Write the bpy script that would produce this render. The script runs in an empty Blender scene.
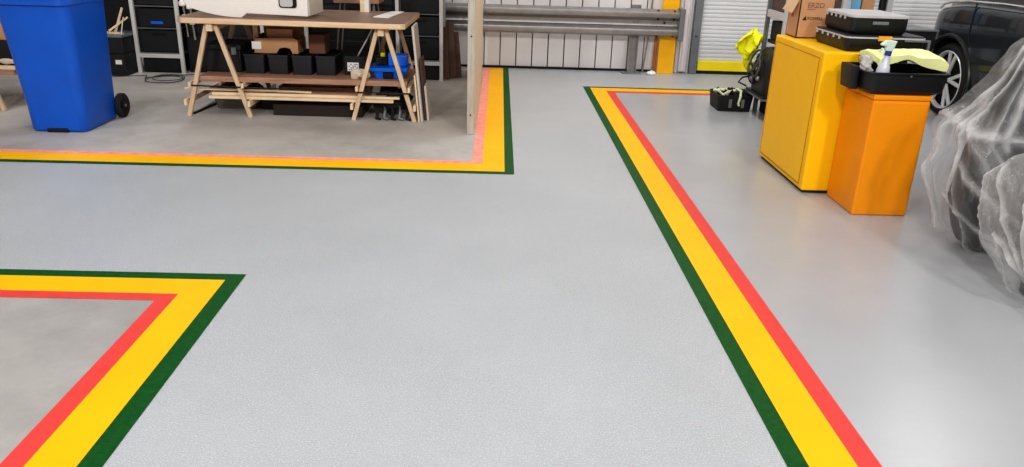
import bpy, bmesh, math, random
from mathutils import Vector, Matrix, noise
random.seed(7)
SC = bpy.context.scene
C = SC.collection
PI = math.pi
R = math.radians

# ------------------------------------------------------------------ materials
def lin(c):
    return tuple((x/255/12.92 if x/255 <= .04045 else ((x/255+.055)/1.055)**2.4) for x in c)

def M(name, rgb, rough=.5, metal=0., var=.08, scale=6., bump=0., bscale=60., stretch=(1, 1, 1), spec=.5, rgb2=None, alpha=None, coat=0.):
    m = bpy.data.materials.new(name); m.use_nodes = True
    nt = m.node_tree; N = nt.nodes; L = nt.links
    b = N['Principled BSDF']
    b.inputs['Roughness'].default_value = rough; b.inputs['Metallic'].default_value = metal
    b.inputs['Specular IOR Level'].default_value = spec
    if coat: b.inputs['Coat Weight'].default_value = coat
    tc = N.new('ShaderNodeTexCoord'); mp = N.new('ShaderNodeMapping'); mp.inputs['Scale'].default_value = stretch
    L.new(tc.outputs['Object'], mp.inputs['Vector'])
    nz = N.new('ShaderNodeTexNoise'); nz.inputs['Scale'].default_value = scale; nz.inputs['Detail'].default_value = 5
    nz.inputs['Roughness'].default_value = .6
    L.new(mp.outputs['Vector'], nz.inputs['Vector'])
    cr = N.new('ShaderNodeValToRGB'); c = lin(rgb)
    if rgb2 is None:
        lo = [x*(1-var) for x in c]; hi = [min(1, x*(1+var)) for x in c]
    else:
        lo = lin(rgb2); hi = c
    cr.color_ramp.elements[0].position = .3; cr.color_ramp.elements[1].position = .7
    cr.color_ramp.elements[0].color = (*lo, 1); cr.color_ramp.elements[1].color = (*hi, 1)
    L.new(nz.outputs['Fac'], cr.inputs['Fac']); L.new(cr.outputs['Color'], b.inputs['Base Color'])
    if bump:
        n2 = N.new('ShaderNodeTexNoise'); n2.inputs['Scale'].default_value = bscale; n2.inputs['Detail'].default_value = 3
        L.new(mp.outputs['Vector'], n2.inputs['Vector'])
        bp = N.new('ShaderNodeBump'); bp.inputs['Strength'].default_value = bump; bp.inputs['Distance'].default_value = .01
        L.new(n2.outputs['Fac'], bp.inputs['Height']); L.new(bp.outputs['Normal'], b.inputs['Normal'])
    if alpha is not None: b.inputs['Alpha'].default_value = alpha
    return m

def M_film(name, base, streak, scale):
    m = bpy.data.materials.new(name); m.use_nodes = True
    nt = m.node_tree; N = nt.nodes; L = nt.links
    for n in list(N):
        if n.type == 'BSDF_PRINCIPLED': N.remove(n)
    out = [n for n in N if n.type == 'OUTPUT_MATERIAL'][0]
    tc = N.new('ShaderNodeTexCoord')
    def field(st, rot, sc, lo, hi, dist):
        mp = N.new('ShaderNodeMapping'); mp.inputs['Scale'].default_value = st; mp.inputs['Rotation'].default_value = rot
        L.new(tc.outputs['Object'], mp.inputs['Vector'])
        nz = N.new('ShaderNodeTexNoise'); nz.inputs['Scale'].default_value = sc; nz.inputs['Detail'].default_value = 6; nz.inputs['Distortion'].default_value = dist
        L.new(mp.outputs['Vector'], nz.inputs['Vector'])
        mr = N.new('ShaderNodeMapRange'); mr.inputs['From Min'].default_value = lo; mr.inputs['From Max'].default_value = hi
        mr.interpolation_type = 'SMOOTHSTEP'
        L.new(nz.outputs['Fac'], mr.inputs['Value']); return mr.outputs[0], nz.outputs['Fac']
    Cc, c1 = field((1, 1, 1), (0, 0, 0), scale*1.6, .40, .78, 1.0)
    Dd, a1 = field((1, 1, 1), (.4, .2, 0), scale*9, .60, .78, 1.5)
    at = N.new('ShaderNodeAttribute'); at.attribute_name = 'fold'
    lw = N.new('ShaderNodeLayerWeight'); lw.inputs['Blend'].default_value = .3
    def mad(x, k, y):
        n = N.new('ShaderNodeMath'); n.operation = 'MULTIPLY_ADD'; L.new(x, n.inputs[0]); n.inputs[1].default_value = k
        if isinstance(y, float): n.inputs[2].default_value = y
        else: L.new(y, n.inputs[2])
        return n.outputs[0]
    f = mad(lw.outputs['Facing'], .24, mad(at.outputs['Fac'], streak, mad(Cc, streak*.11, mad(Dd, streak*.45, base))))
    cl = N.new('ShaderNodeClamp'); cl.inputs['Max'].default_value = .88; L.new(f, cl.inputs['Value'])
    tr = N.new('ShaderNodeBsdfTransparent')
    pb = N.new('ShaderNodeBsdfPrincipled'); pb.inputs['Base Color'].default_value = (.83, .82, .81, 1); pb.inputs['Roughness'].default_value = .15
    pb.inputs['Specular IOR Level'].default_value = .8
    bp = N.new('ShaderNodeBump'); bp.inputs['Strength'].default_value = .6; bp.inputs['Distance'].default_value = .02
    L.new(a1, bp.inputs['Height']); L.new(bp.outputs['Normal'], pb.inputs['Normal'])
    mx = N.new('ShaderNodeMixShader')
    L.new(cl.outputs[0], mx.inputs[0]); L.new(tr.outputs[0], mx.inputs[1]); L.new(pb.outputs[0], mx.inputs[2])
    L.new(mx.outputs[0], out.inputs['Surface'])
    return m

def M_floor(name, rgb, rough, var, scale, fine, fscale, stain=None, grain=0.):
    m = M(name, rgb, rough, 0, var, scale, fine, fscale)
    nt = m.node_tree; N = nt.nodes; L = nt.links; b = N['Principled BSDF']
    tc = N.new('ShaderNodeTexCoord')
    def over(fac, col):
        src = b.inputs['Base Color'].links[0].from_socket
        mx = N.new('ShaderNodeMix'); mx.data_type = 'RGBA'
        L.new(fac, mx.inputs[0]); L.new(src, mx.inputs[6]); mx.inputs[7].default_value = (*lin(col), 1)
        L.new(mx.outputs[2], b.inputs['Base Color'])
    def ramp(sc, det, lo, hi, top):
        n = N.new('ShaderNodeTexNoise'); n.inputs['Scale'].default_value = sc; n.inputs['Detail'].default_value = det; n.inputs['Roughness'].default_value = .7
        L.new(tc.outputs['Object'], n.inputs['Vector'])
        mr = N.new('ShaderNodeMapRange'); mr.inputs['From Min'].default_value = lo; mr.inputs['From Max'].default_value = hi; mr.inputs['To Max'].default_value = top
        L.new(n.outputs['Fac'], mr.inputs['Value']); return mr.outputs[0]
    if stain:
        over(ramp(1.1, 8, .48, .7, .6), stain)
        over(ramp(.9, 9, .46, .66, .6), tuple(x*.78 for x in rgb))
    if grain:
        over(ramp(170, 2, .52, .72, grain), (246, 248, 250))
        over(ramp(210, 2, .55, .75, grain), tuple(x*.8 for x in rgb))
    return m

m_walk = M_floor('walkway_resin', (187, 191, 195), .27, .05, 1.2, .6, 190, None, .5)
m_conc = M_floor('bare_concrete', (186, 181, 175), .55, .10, 3.0, .12, 90, (190, 184, 176))
m_paint = M_floor('painted_floor', (174, 176, 179), .27, .04, 1.4, .04, 60)
m_conc2 = M_floor('worn_painted_floor', (172, 169, 166), .5, .06, 2.5, .10, 80, (190, 188, 184))
m_yel = M('yellow_line_paint', (255, 190, 6), .5, 0, .05, 3, .08, 120, spec=.18)
m_grn = M('green_line_paint', (13, 82, 28), .55, 0, .25, 34, .3, 150, spec=.18)
m_red = M('red_line_paint', (226, 76, 70), .5, 0, .07, 14, .15, 120, spec=.18)
m_pink = M('faded_salmon_line_paint', (252, 138, 116), .5, 0, .08, 16, .15, 120, spec=.2, rgb2=(250, 182, 168))
m_wall = M('white_cladding', (228, 225, 225), .45, 0, .04, 2, 0)
m_walld = M('shade_black_wall', (16, 16, 17), .8)
m_ceil = M('ceiling', (205, 205, 205), .8)
m_shut = M('shutter_slats', (214, 215, 217), .5, 0, .03)
m_ybar = M('yellow_bottom_bar', (250, 226, 20), .5, 0, .04)
m_rub = M('black_rubber', (20, 20, 21), .6)
m_galv = M('galvanised_steel', (150, 148, 146), .36, .6, .12, 9, .03, 40)
m_grey = M('grey_steel', (126, 130, 133), .45, .4, .08)
m_ycol = M('yellow_column_paint', (252, 186, 6), .4, 0, .06)
m_rust = M('rusty_board', (172, 112, 66), .8, 0, .2)
m_jamb = M('white_jamb', (222, 216, 218), .5, 0, .03)
m_bluep = M('blue_bin_plastic', (2, 90, 198), .4, 0, .06, 4, .03, 200)
m_blued = M('dark_blue_plastic', (8, 42, 120), .45)
m_caddy = M('blue_caddy_plastic', (2, 112, 232), .4)
m_blk = M('black_plastic', (22, 23, 25), .45, 0, .1)
m_blk2 = M('dull_black_plastic', (18, 19, 22), .65, 0, .1)
m_bin = M('charcoal_plastic', (30, 32, 38), .5, 0, .08)
m_tyre = M('tyre_rubber', (24, 24, 25), .7, 0, .1, 10, .1, 80)
m_pine = M('pine', (244, 222, 190), .6, 0, .1, 5, .1, 30, (1.2, 9, 9), rgb2=(222, 192, 154))
m_pineleg = M('pine_leg', (226, 200, 166), .6, 0, .1, 5, .1, 30, (9, 9, 1.2), rgb2=(204, 174, 138))
m_top = M('table_top_wood', (166, 140, 122), .5, 0, .1, 3, .06, 20, (.8, 9, 9), rgb2=(128, 104, 88))
m_edge = M('table_edge_wood', (238, 210, 174), .55, 0, .1, 4, .06, 20, (.8, 9, 9), rgb2=(210, 174, 136))
m_brown = M('brown_board', (190, 148, 122), .6, 0, .1, 4, .06, 20, (.8, 8, 8), rgb2=(150, 110, 86))
m_dkbrown = M('dark_brown_board', (108, 78, 64), .65, 0, .1, 4, .06, 20, (8, 8, .8), rgb2=(76, 54, 46))
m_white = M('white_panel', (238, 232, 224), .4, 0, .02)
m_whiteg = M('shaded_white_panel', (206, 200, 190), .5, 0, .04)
m_paper = M('white_paper', (240, 238, 234), .7, 0, .02)
m_card = M('cardboard', (194, 148, 108), .75, 0, .07, 6, .05, 60)
m_cardl = M('pale_cardboard', (206, 172, 134), .75, 0, .06)
m_ink = M('dark_print', (46, 30, 24), .7)
m_inkp = M('faded_print', (124, 80, 72), .7)
m_stud = M('weathered_stud', (196, 190, 180), .65, 0, .08, 5, .1, 40, (9, 9, 1), rgb2=(170, 163, 152))
m_studc = M('cream_stud', (226, 208, 182), .65, 0, .06, 5, .05, 40, (6, 6, 1), rgb2=(206, 184, 154))
m_cabY = M('yellow_cabinet_enamel', (255, 196, 14), .42, 0, .04, 5, .015, 25, spec=.3)
m_cabO = M('orange_cabinet_enamel', (242, 150, 14), .40, 0, .04, 5, .015, 25, spec=.35)
m_dkgap = M('dark_plinth', (30, 27, 22), .7)
m_trim = M('grey_case_trim', (190, 188, 188), .5, 0, .05)
m_olabel = M('orange_latch', (242, 168, 36), .5)
m_hiv = M('hi_vis_yellow_green', (226, 240, 104), .7, 0, .06, 9, .2, 30)
m_hivp = M('pale_hi_vis', (246, 250, 178), .6, 0, .06, 6, .2, 25)
m_hiy = M('hi_vis_yellow', (236, 236, 10), .7, 0, .12, 10, .25, 25)
m_bottle = M('frosted_bottle', (206, 208, 220), .25, 0, .05)
m_trig = M('pale_green_trigger', (206, 228, 214), .4)
m_bluer = M('blue_collar', (30, 62, 150), .4)
m_bag = M('crumpled_clear_bag', (214, 210, 208), .2, 0, .1, 14, .5, 30, alpha=.7)
m_car = M('slate_car_paint', (43, 50, 57), .22, .35, .05, 3, 0, coat=.6)
m_glass = M('dark_car_glass', (34, 28, 27), .08, 0, .05)
m_chrome = M('chrome_trim', (225, 225, 222), .15, 1.0, .02)
m_alloy = M('alloy', (222, 224, 226), .35, .3, .05)
m_seam = M('door_gap', (8, 9, 10), .8)
m_cloth = M('black_cloth', (24, 24, 25), .85, 0, .3, 20, .5, 30)
m_ropew = M('pale_green_strap', (222, 228, 186), .7, 0, .15, 20)
m_greyt = M('grey_tub', (112, 106, 98), .6, 0, .1)
m_skyb = M('pale_blue_panel', (120, 176, 214), .5)
m_wrapin = M('dark_grey_trim', (30, 30, 32), .55, 0, .08)
m_cable = M('grey_cable', (74, 74, 74), .6)
m_film = M_film('clear_plastic_film', .035, .46, 2.6)
m_film2 = M_film('milky_plastic_film', .12, .46, 3.4)
m_beige = M('beige_bag', (214, 198, 178), .7, 0, .08, 9, .3, 20)

# ------------------------------------------------------------------ mesh helpers
def nb(): return bmesh.new()
def box(bm, x0, x1, y0, y1, z0, z1, mi=0):
    vs = [bm.verts.new(p) for p in ((x0,y0,z0),(x1,y0,z0),(x1,y1,z0),(x0,y1,z0),(x0,y0,z1),(x1,y0,z1),(x1,y1,z1),(x0,y1,z1))]
    for f in ((0,3,2,1),(4,5,6,7),(0,1,5,4),(1,2,6,5),(2,3,7,6),(3,0,4,7)):
        bm.faces.new([vs[i] for i in f]).material_index = mi
    return bm
def beam(bm, p, q, w, h, up=(0,0,1)):
    p = Vector(p); q = Vector(q); d = (q-p).normalized(); u = Vector(up)
    if abs(d.dot(u)) > .98: u = Vector((0,1,0))
    s = d.cross(u).normalized(); u = s.cross(d).normalized()
    vs = []
    for c in (p, q):
        for a, b in ((-1,-1),(1,-1),(1,1),(-1,1)):
            vs.append(bm.verts.new(c + s*a*w/2 + u*b*h/2))
    for f in ((0,1,2,3),(7,6,5,4),(0,4,5,1),(1,5,6,2),(2,6,7,3),(3,7,4,0)):
        bm.faces.new([vs[i] for i in f])
    return bm
def tube(bm, pts, r, n=8, closed=False):
    pts = [Vector(p) for p in pts]; rings = []
    m = len(pts); prev = None
    for i, p in enumerate(pts):
        if closed: d = pts[(i+1) % m] - pts[i-1]
        else: d = pts[min(i+1, m-1)] - pts[max(i-1, 0)]
        d.normalize()
        u = prev if prev is not None else (Vector((0,0,1)) if abs(d.z) < .9 else Vector((1,0,0)))
        s = d.cross(u)
        if s.length < 1e-4: s = d.cross(Vector((0,1,.3)))
        s.normalize(); u = s.cross(d).normalized(); prev = u
        rr = r[i] if isinstance(r, (list, tuple)) else r
        rings.append([bm.verts.new(p + (s*math.cos(a) + u*math.sin(a))*rr) for a in (2*PI*k/n for k in range(n))])
    for i in range(m if closed else m-1):
        A = rings[i]; B = rings[(i+1) % m]
        for k in range(n): bm.faces.new((A[k], A[(k+1) % n], B[(k+1) % n], B[k]))
    if not closed:
        bm.faces.new(rings[0][::-1]); bm.faces.new(rings[-1])
    return bm
def lathe(bm, prof, origin, axis='z', n=24, cap=True):
    o = Vector(origin); rings = []
    def pt(r, h, a):
        c, s = r*math.cos(a), r*math.sin(a)
        return o + (Vector((c, s, h)) if axis == 'z' else Vector((h, c, s)) if axis == 'x' else Vector((s, h, c)))
    for r, h in prof: rings.append([bm.verts.new(pt(r, h, 2*PI*k/n)) for k in range(n)])
    for A, B in zip(rings, rings[1:]):
        for k in range(n): bm.faces.new((A[k], A[(k+1) % n], B[(k+1) % n], B[k]))
    if cap:
        bm.faces.new(rings[0][::-1]); bm.faces.new(rings[-1])
    return bm
def rrect(x0, x1, y0, y1, r, n=5):
    out = []
    for cx, cy, a0 in ((x1-r, y1-r, 0), (x0+r, y1-r, PI/2), (x0+r, y0+r, PI), (x1-r, y0+r, 1.5*PI)):
        for k in range(n+1):
            a = a0 + k*PI/2/n; out.append((cx + r*math.cos(a), cy + r*math.sin(a)))
    return out
def loft(bm, secs, cap0=True, cap1=True):
    rings = [[bm.verts.new(p) for p in s] for s in secs]; n = len(rings[0])
    for A, B in zip(rings, rings[1:]):
        for k in range(n): bm.faces.new((A[k], A[(k+1) % n], B[(k+1) % n], B[k]))
    if cap0: bm.faces.new(rings[0][::-1])
    if cap1: bm.faces.new(rings[-1])
    return bm
def prism(bm, poly, axis, a, b):
    """poly in the plane perpendicular to axis, extruded from a to b"""
    def P(u, v, w): return {'x': (w, u, v), 'y': (u, w, v), 'z': (u, v, w)}[axis]
    A = [bm.verts.new(P(u, v, a)) for u, v in poly]; B = [bm.verts.new(P(u, v, b)) for u, v in poly]
    bm.faces.new(A); bm.faces.new(B[::-1]); n = len(poly)
    for k in range(n): bm.faces.new((A[k], B[k], B[(k+1) % n], A[(k+1) % n]))
    return bm
def rot_bm(bm, center, rz=0, rx=0, ry=0):
    c = Vector(center)
    m = Matrix.Translation(c) @ Matrix.Rotation(rz, 4, 'Z') @ Matrix.Rotation(ry, 4, 'Y') @ Matrix.Rotation(rx, 4, 'X') @ Matrix.Translation(-c)
    bm.transform(m); return bm

def obj(name, bm, mats, parent=None, loc=None, bevel=0, smooth=False, label=None, seg=2):
    """one mesh object; geometry given in world coordinates"""
    bmesh.ops.recalc_face_normals(bm, faces=bm.faces)
    me = bpy.data.meshes.new(name); 
    if loc is None:
        if parent is not None: loc = parent_world(parent)
        else:
            xs = [v.co.x for v in bm.verts]; ys = [v.co.y for v in bm.verts]; zs = [v.co.z for v in bm.verts]
            loc = Vector(((min(xs)+max(xs))/2, (min(ys)+max(ys))/2, min(zs)))
    loc = Vector(loc)
    bm.transform(Matrix.Translation(-loc))
    bm.to_mesh(me); bm.free()
    for m in (mats if isinstance(mats, (list, tuple)) else [mats]): me.materials.append(m)
    o = bpy.data.objects.new(name, me); C.objects.link(o)
    if parent is not None:
        o.parent = parent; o.location = loc - parent_world(parent)
    else: o.location = loc
    if smooth:
        for p in me.polygons: p.use_smooth = True
        me.set_sharp_from_angle(angle=R(40))
    if bevel:
        md = o.modifiers.new('bevel', 'BEVEL'); md.width = bevel; md.segments = seg; md.limit_method = 'ANGLE'; md.angle_limit = R(40)
    if label: o['label'] = label
    return o
def parent_world(o):
    v = Vector(o.location)
    while o.parent is not None:
        o = o.parent; v = v + Vector(o.location)
    return v
def thing(name, label, cat, loc, group=None):
    o = bpy.data.objects.new(name, None); C.objects.link(o); o.location = loc; o.empty_display_size = .1
    return tag(o, label, cat, group)
def tag(o, label, cat, group=None):
    o['label'] = label; o['category'] = cat
    if group: o['group'] = group
    return o
def struct(name, bm, mats, parent=None, **k):
    o = obj(name, bm, mats, parent, **k)
    if parent is None: o['kind'] = 'structure'
    return o
def dup(root, delta, label=None, group=None):
    r = root.copy(); C.objects.link(r); r.location = Vector(root.location) + Vector(delta)
    if label: r['label'] = label
    if group: r['group'] = group
    for ch in list(root.children):
        c = ch.copy(); C.objects.link(c); c.parent = r
        for g in list(ch.children):
            d = g.copy(); C.objects.link(d); d.parent = c
    return r
def disp(bm, amp, sc, seed=0.):
    bm.normal_update()
    off = Vector((seed*3.1, seed*7.7, seed*1.3))
    for v in bm.verts:
        v.co += v.normal * amp * noise.fractal(v.co*sc + off, .7, 2.0, 4)
    return bm
def text_bm(body, size, mat_to_world):
    cu = bpy.data.curves.new('txt', 'FONT'); cu.body = body; cu.size = size; cu.extrude = .0004; cu.align_x = 'LEFT'
    o = bpy.data.objects.new('txt', cu); C.objects.link(o)
    dg = bpy.context.evaluated_depsgraph_get()
    me = bpy.data.meshes.new_from_object(o.evaluated_get(dg))
    bm = nb(); bm.from_mesh(me); bm.transform(mat_to_world)
    bpy.data.objects.remove(o); bpy.data.curves.remove(cu); bpy.data.meshes.remove(me)
    return bm
FACE_FRONT = Matrix(((1,0,0,0),(0,0,-1,0),(0,1,0,0),(0,0,0,1)))      # text facing -Y
FACE_LEFT = Matrix(((0,0,-1,0),(-1,0,0,0),(0,1,0,0),(0,0,0,1)))      # text facing -X

# ------------------------------------------------------------------ the room
YW = 9.6
bm = nb()
xs = [-8, -1.466, -.17, 1.2405, 8]; ys = [-4, 3.042, 5.3737, 8.157, YW]
V = [[bm.verts.new((x, y, 0)) for y in ys] for x in xs]
for i in range(4):
    for j in range(4):
        f = bm.faces.new((V[i][j], V[i+1][j], V[i+1][j+1], V[i][j+1]))
        f.material_index = 1 if (i <= 1 and j >= 2) else 2 if (i == 3 and j <= 2) else 3 if (i == 0 and j == 0) else 0
struct('floor', bm, [m_walk, m_conc, m_paint, m_conc2], loc=(0, 0, 0))

def band(name, pts, mat, parent, z=.0015, label=None):
    b = nb(); vs = [b.verts.new((x, y, z)) for x, y in pts]; b.faces.new(vs)
    return struct(name, b, mat, parent, loc=(0, 0, 0) if parent is None else None, label=label)
def Lband(xf, yf, xo, yo, xi, yi):
    return [(xf, yo), (xo, yo), (xo, yf), (xi, yf), (xi, yi), (xf, yi)]
def marking(name, xf, yf, X, Y, red, label):
    y = band(name, Lband(xf, yf, X[1], Y[1], X[2], Y[2]), m_yel, None, label=label)
    band('green_band', Lband(xf, yf, X[0], Y[0], X[1], Y[1]), m_grn, y)
    band('red_band', Lband(xf, yf, X[2], Y[2], X[3], Y[3]), red, y)
marking('trim_1', -7.9, 9.55, (.1286, .0631, -.0952, -.17), (5.062, 5.122, 5.303, 5.372), m_pink, 'yellow floor line with green and salmon borders around the concrete workbench bay')
marking('trim_2', -7.9, -3.9, (-1.16, -1.2364, -1.391, -1.466), (3.3325, 3.2658, 3.1103, 3.0419), m_red, 'yellow floor line with green and red borders, nearest corner beside the walkway')
marking('trim_3', 7.9, -3.9, (.9359, 1.0057, 1.1623, 1.2405), (8.4598, 8.3949, 8.232, 8.152), m_red, 'yellow floor line with green and red borders around the cabinet bay')

# back wall: ribbed cladding, white from the partition to the shutter, shade painted in as near-black in the rack bay
bm = nb(); pts = []
x = -.75
while x < 2.0:
    pts += [(x, YW), (x+.178, YW), (x+.180, YW+.03), (x+.191, YW+.03), (x+.193, YW)]; x += .195
pts.append((2.45, YW))
A = [bm.verts.new((a, b, 0)) for a, b in pts]; B = [bm.verts.new((a, b, 6)) for a, b in pts]
for k in range(len(pts)-1): bm.faces.new((A[k], A[k+1], B[k+1], B[k])).material_index = 1 if pts[k][1] > YW and pts[k+1][1] > YW else 0
struct('wall_back', bm, [m_wall, M('groove_shade_grey', (96, 92, 92), .7)], loc=(0, YW, 0))  # groove bottoms painted grey in place of the shade inside them
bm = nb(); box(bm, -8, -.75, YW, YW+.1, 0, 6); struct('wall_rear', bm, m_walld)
bm = nb(); box(bm, 7.0, 8, YW, YW+.1, 0, 6); box(bm, 2.45, 7.0, YW, YW+.1, 4.2, 6); struct('wall_above_shutter', bm, m_wall)
bm = nb(); box(bm, -8.1, -8, -4, YW, 0, 6); struct('wall_left', bm, m_jamb)
bm = nb(); box(bm, 8, 8.1, -4, YW, 0, 6); struct('wall_right', bm, m_jamb)
bm = nb(); box(bm, -8.1, 8.1, -4, YW+.1, 6, 6.1); struct('ceiling', bm, m_ceil)
bm = nb(); box(bm, -.75, 1.9, YW-.03, YW, 0, .025); struct('baseboard_back', bm, m_walld)

# roller shutter with its guide and jamb
bm = nb(); pts = []
z = .15
while z < 4.2:
    pts += [(YW-.03, z), (YW-.034, z+.012), (YW-.034, z+.03), (YW-.03, z+.042), (YW-.026, z+.044)]; z += .047
A = [bm.verts.new((2.44, a, b)) for a, b in pts]; B = [bm.verts.new((7.0, a, b)) for a, b in pts]
for k in range(len(pts)-1): bm.faces.new((A[k], B[k], B[k+1], A[k+1]))
door = struct('door_1', bm, m_shut, loc=(4.5, YW, 0), label='pale grey roller shutter with yellow bottom bar')
bm = nb(); box(bm, 2.44, 7, YW-.07, YW-.01, .04, .155); obj('bottom_bar', bm, m_ybar, door, bevel=.006, label='yellow bottom bar of the shutter')
bm = nb(); box(bm, 2.44, 7, YW-.06, YW-.02, 0, .04); obj('rubber_seal', bm, m_rub, door)
bm = nb(); box(bm, 2.335, 2.425, YW-.11, YW-.02, 0, 4.2); 
g = obj('guide_post', bm, m_grey, door, bevel=.006)
bm = nb()
for z in (.45, .95, 1.5): lathe(bm, [(.011, -.004), (.011, .0)], (2.375, YW-.111, z), 'y', 10)
obj('bolt', bm, m_seam, g)
bm = nb(); box(bm, 2.21, 2.3, YW-.06, YW-.01, 0.02, 6)
for x in (2.235, 2.275): box(bm, x-.004, x+.004, YW-.075, YW-.06, 0.02, 6)
struct('trim_4', bm, m_jamb, bevel=.004)

# timber stud partition seen end on
part = bpy.data.objects.new('wall_partition', None); C.objects.link(part); part.location = (-.21, 6.17, 0)
part['kind'] = 'structure'
bm = nb(); box(bm, -.241, -.186, 6.155, 6.20, 0, 2.4); es = obj('end_stud', bm, m_stud, part, bevel=.003)
bm = nb()
for z in (.16, .78, 1.3): lathe(bm, [(.007, -.003), (.007, .0)], (-.212, 6.1545, z), 'y', 8)
obj('screw', bm, m_seam, es)
bm = nb(); box(bm, -.236, -.184, 6.203, 9.2, 0.0, 2.4); obj('board', bm, m_studc, part)

# ------------------------------------------------------------------ crash barrier, yellow column
bar = thing('crash_barrier', 'galvanised corrugated crash barrier rail along the white wall', 'barrier', (1.62, 9.42, 0))
prof = [(0, .765), (-.03, .76), (-.085, .735), (-.09, .70), (-.085, .675), (-.02, .635), (-.012, .605), (-.02, .575), (-.085, .535), (-.09, .51), (-.085, .475), (-.03, .45), (0, .445)]
def wbeam(bm, x0, x1, yb, o=0):
    th = .004
    ring = [(yb+y-o, z) for y, z in prof] + [(yb+y+th-o, z) for y, z in prof[::-1]]
    prism(bm, ring, 'x', x0, x1)
bm = nb(); wbeam(bm, -1.0, 1.84, 9.385); obj('rail', bm, m_galv, bar, smooth=True)
bm = nb(); wbeam(bm, 1.80, 2.12, 9.385, .006); obj('end_section', bm, m_galv, bar, smooth=True)
bm = nb(); box(bm, 2.105, 2.165, 9.25, 9.41, .415, .785); obj('end_plate', bm, m_grey, bar, bevel=.01)
bm = nb()
box(bm, 1.56, 1.67, 9.44, 9.452, 0, .80); box(bm, 1.56, 1.572, 9.40, 9.452, 0, .80); box(bm, 1.658, 1.67, 9.40, 9.452, 0, .80)
pst = obj('post', bm, m_galv, bar)
bm = nb(); box(bm, 1.50, 1.73, 9.36, 9.52, 0, .014); obj('base_plate', bm, m_grey, pst, bevel=.003)
bm = nb(); box(bm, 1.585, 1.645, 9.37, 9.44, .5, .72); obj('spacer', bm, m_grey, bar)
for x, z, yy in ((1.86, .745, .05), (2.05, .745, .05), (1.86, .655, .06), (1.95, .61, .014), (2.05, .655, .06), (1.86, .565, .014), (2.07, .565, .014), (2.05, .465, .06), (1.86, .465, .06)):
    bm = nb(); lathe(bm, [(.0135, -.02), (.0135, .0)], (x, 9.385-yy, z), 'y', 8); obj('bolt', bm, m_seam, bar)
bm = nb(); tube(bm, [(1.76, 9.47, .005), (1.80, 9.50, .44), (1.82, 9.53, .9)], .011)
tag(obj('thin_conduit', bm, m_galv), 'thin grey conduit standing behind the barrier post beside the yellow column', 'pipe')
colm = thing('steel_column', 'yellow painted steel column behind the end of the crash barrier', 'column', (2.03, 9.51, 0))
bm = nb(); box(bm, 1.935, 2.135, 9.47, 9.49, 0, 5.9); obj('flange', bm, m_ycol, colm, bevel=.003)
bm = nb(); box(bm, 2.027, 2.043, 9.49, 9.55, 0, 5.9); obj('web', bm, m_ycol, colm)
bm = nb(); box(bm, 1.885, 1.932, 9.53, 9.545, 0.002, .75); tag(obj('brown_strip', bm, m_rust), 'rust brown narrow strip standing beside the yellow column', 'board')
bm = nb(); lathe(bm, [(.005, 0), (.05, .005), (.055, .02), (.04, .04), (.01, .045)], (0, 0, 0), 'z', 12); disp(bm, .012, 25, 3)
bm.transform(Matrix.Translation((1.85, 9.36, 0))); tag(obj('crumpled_paper', bm, m_paper, smooth=True), 'white crumpled paper scrap on floor by the barrier post', 'litter')

# ------------------------------------------------------------------ wheelie bin
wb = thing('wheelie_bin', 'blue plastic wheelie bin standing on the concrete', 'bin', (-3.37, 6.15, 0))
def sec(x0, x1, y0, y1, r, z): return [(x, y, z) for x, y in rrect(x0, x1, y0, y1, r, 6)]
bm = nb()
loft(bm, [sec(-3.58, -3.17, 5.895, 6.42, .05, .004), sec(-3.59, -3.16, 5.88, 6.43, .06, .02), sec(-3.60, -3.15, 5.87, 6.43, .07, .22),
          sec(-3.635, -3.125, 5.825, 6.43, .08, .70), sec(-3.655, -3.115, 5.80, 6.43, .08, .95)], True, True)
body = obj('body', bm, m_bluep, wb, smooth=True)
bm = nb()
loft(bm, [sec(-3.66, -3.11, 5.795, 6.435, .08, .95), sec(-3.685, -3.105, 5.77, 6.44, .085, .955), sec(-3.685, -3.105, 5.77, 6.44, .085, 1.0), sec(-3.66, -3.11, 5.79, 6.44, .08, 1.01)])
obj('rim', bm, m_bluep, wb, smooth=True)
bm = nb()
loft(bm, [sec(-3.70, -3.095, 5.75, 6.46, .08, 1.011), sec(-3.70, -3.09, 5.745, 6.46, .085, 1.03), sec(-3.66, -3.12, 5.80, 6.42, .09, 1.06), sec(-3.55, -3.2, 5.9, 6.34, .09, 1.075)])
obj('lid', bm, m_bluep, wb, smooth=True)
bm = nb(); box(bm, -3.455, -3.295, 5.872, 5.90, .0, .034); obj('foot_recess', bm, M('recess_dark', (8, 14, 34), .7), body, bevel=.006)
bm = nb(); tube(bm, [(-3.66, 6.45, .1), (-3.1, 6.45, .1)], .012); obj('axle', bm, m_grey, wb)
for x in (-3.135, -3.65):
    bm = nb(); lathe(bm, [(.02, -.026), (.088, -.026), (.1, -.016), (.1, .016), (.088, .026), (.07, .02), (.06, .012), (.03, .012), (.03, .028), (.01, .028)], (x, 6.45, .1), 'x', 32)
    obj('wheel', bm, m_tyre, wb, smooth=True)
bm = nb(); tube(bm, [(-3.55, 6.44, .97), (-3.55, 6.5, .98), (-3.2, 6.5, .98), (-3.2, 6.44, .97)], .016); obj('handle', bm, m_bluep, wb)

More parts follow.
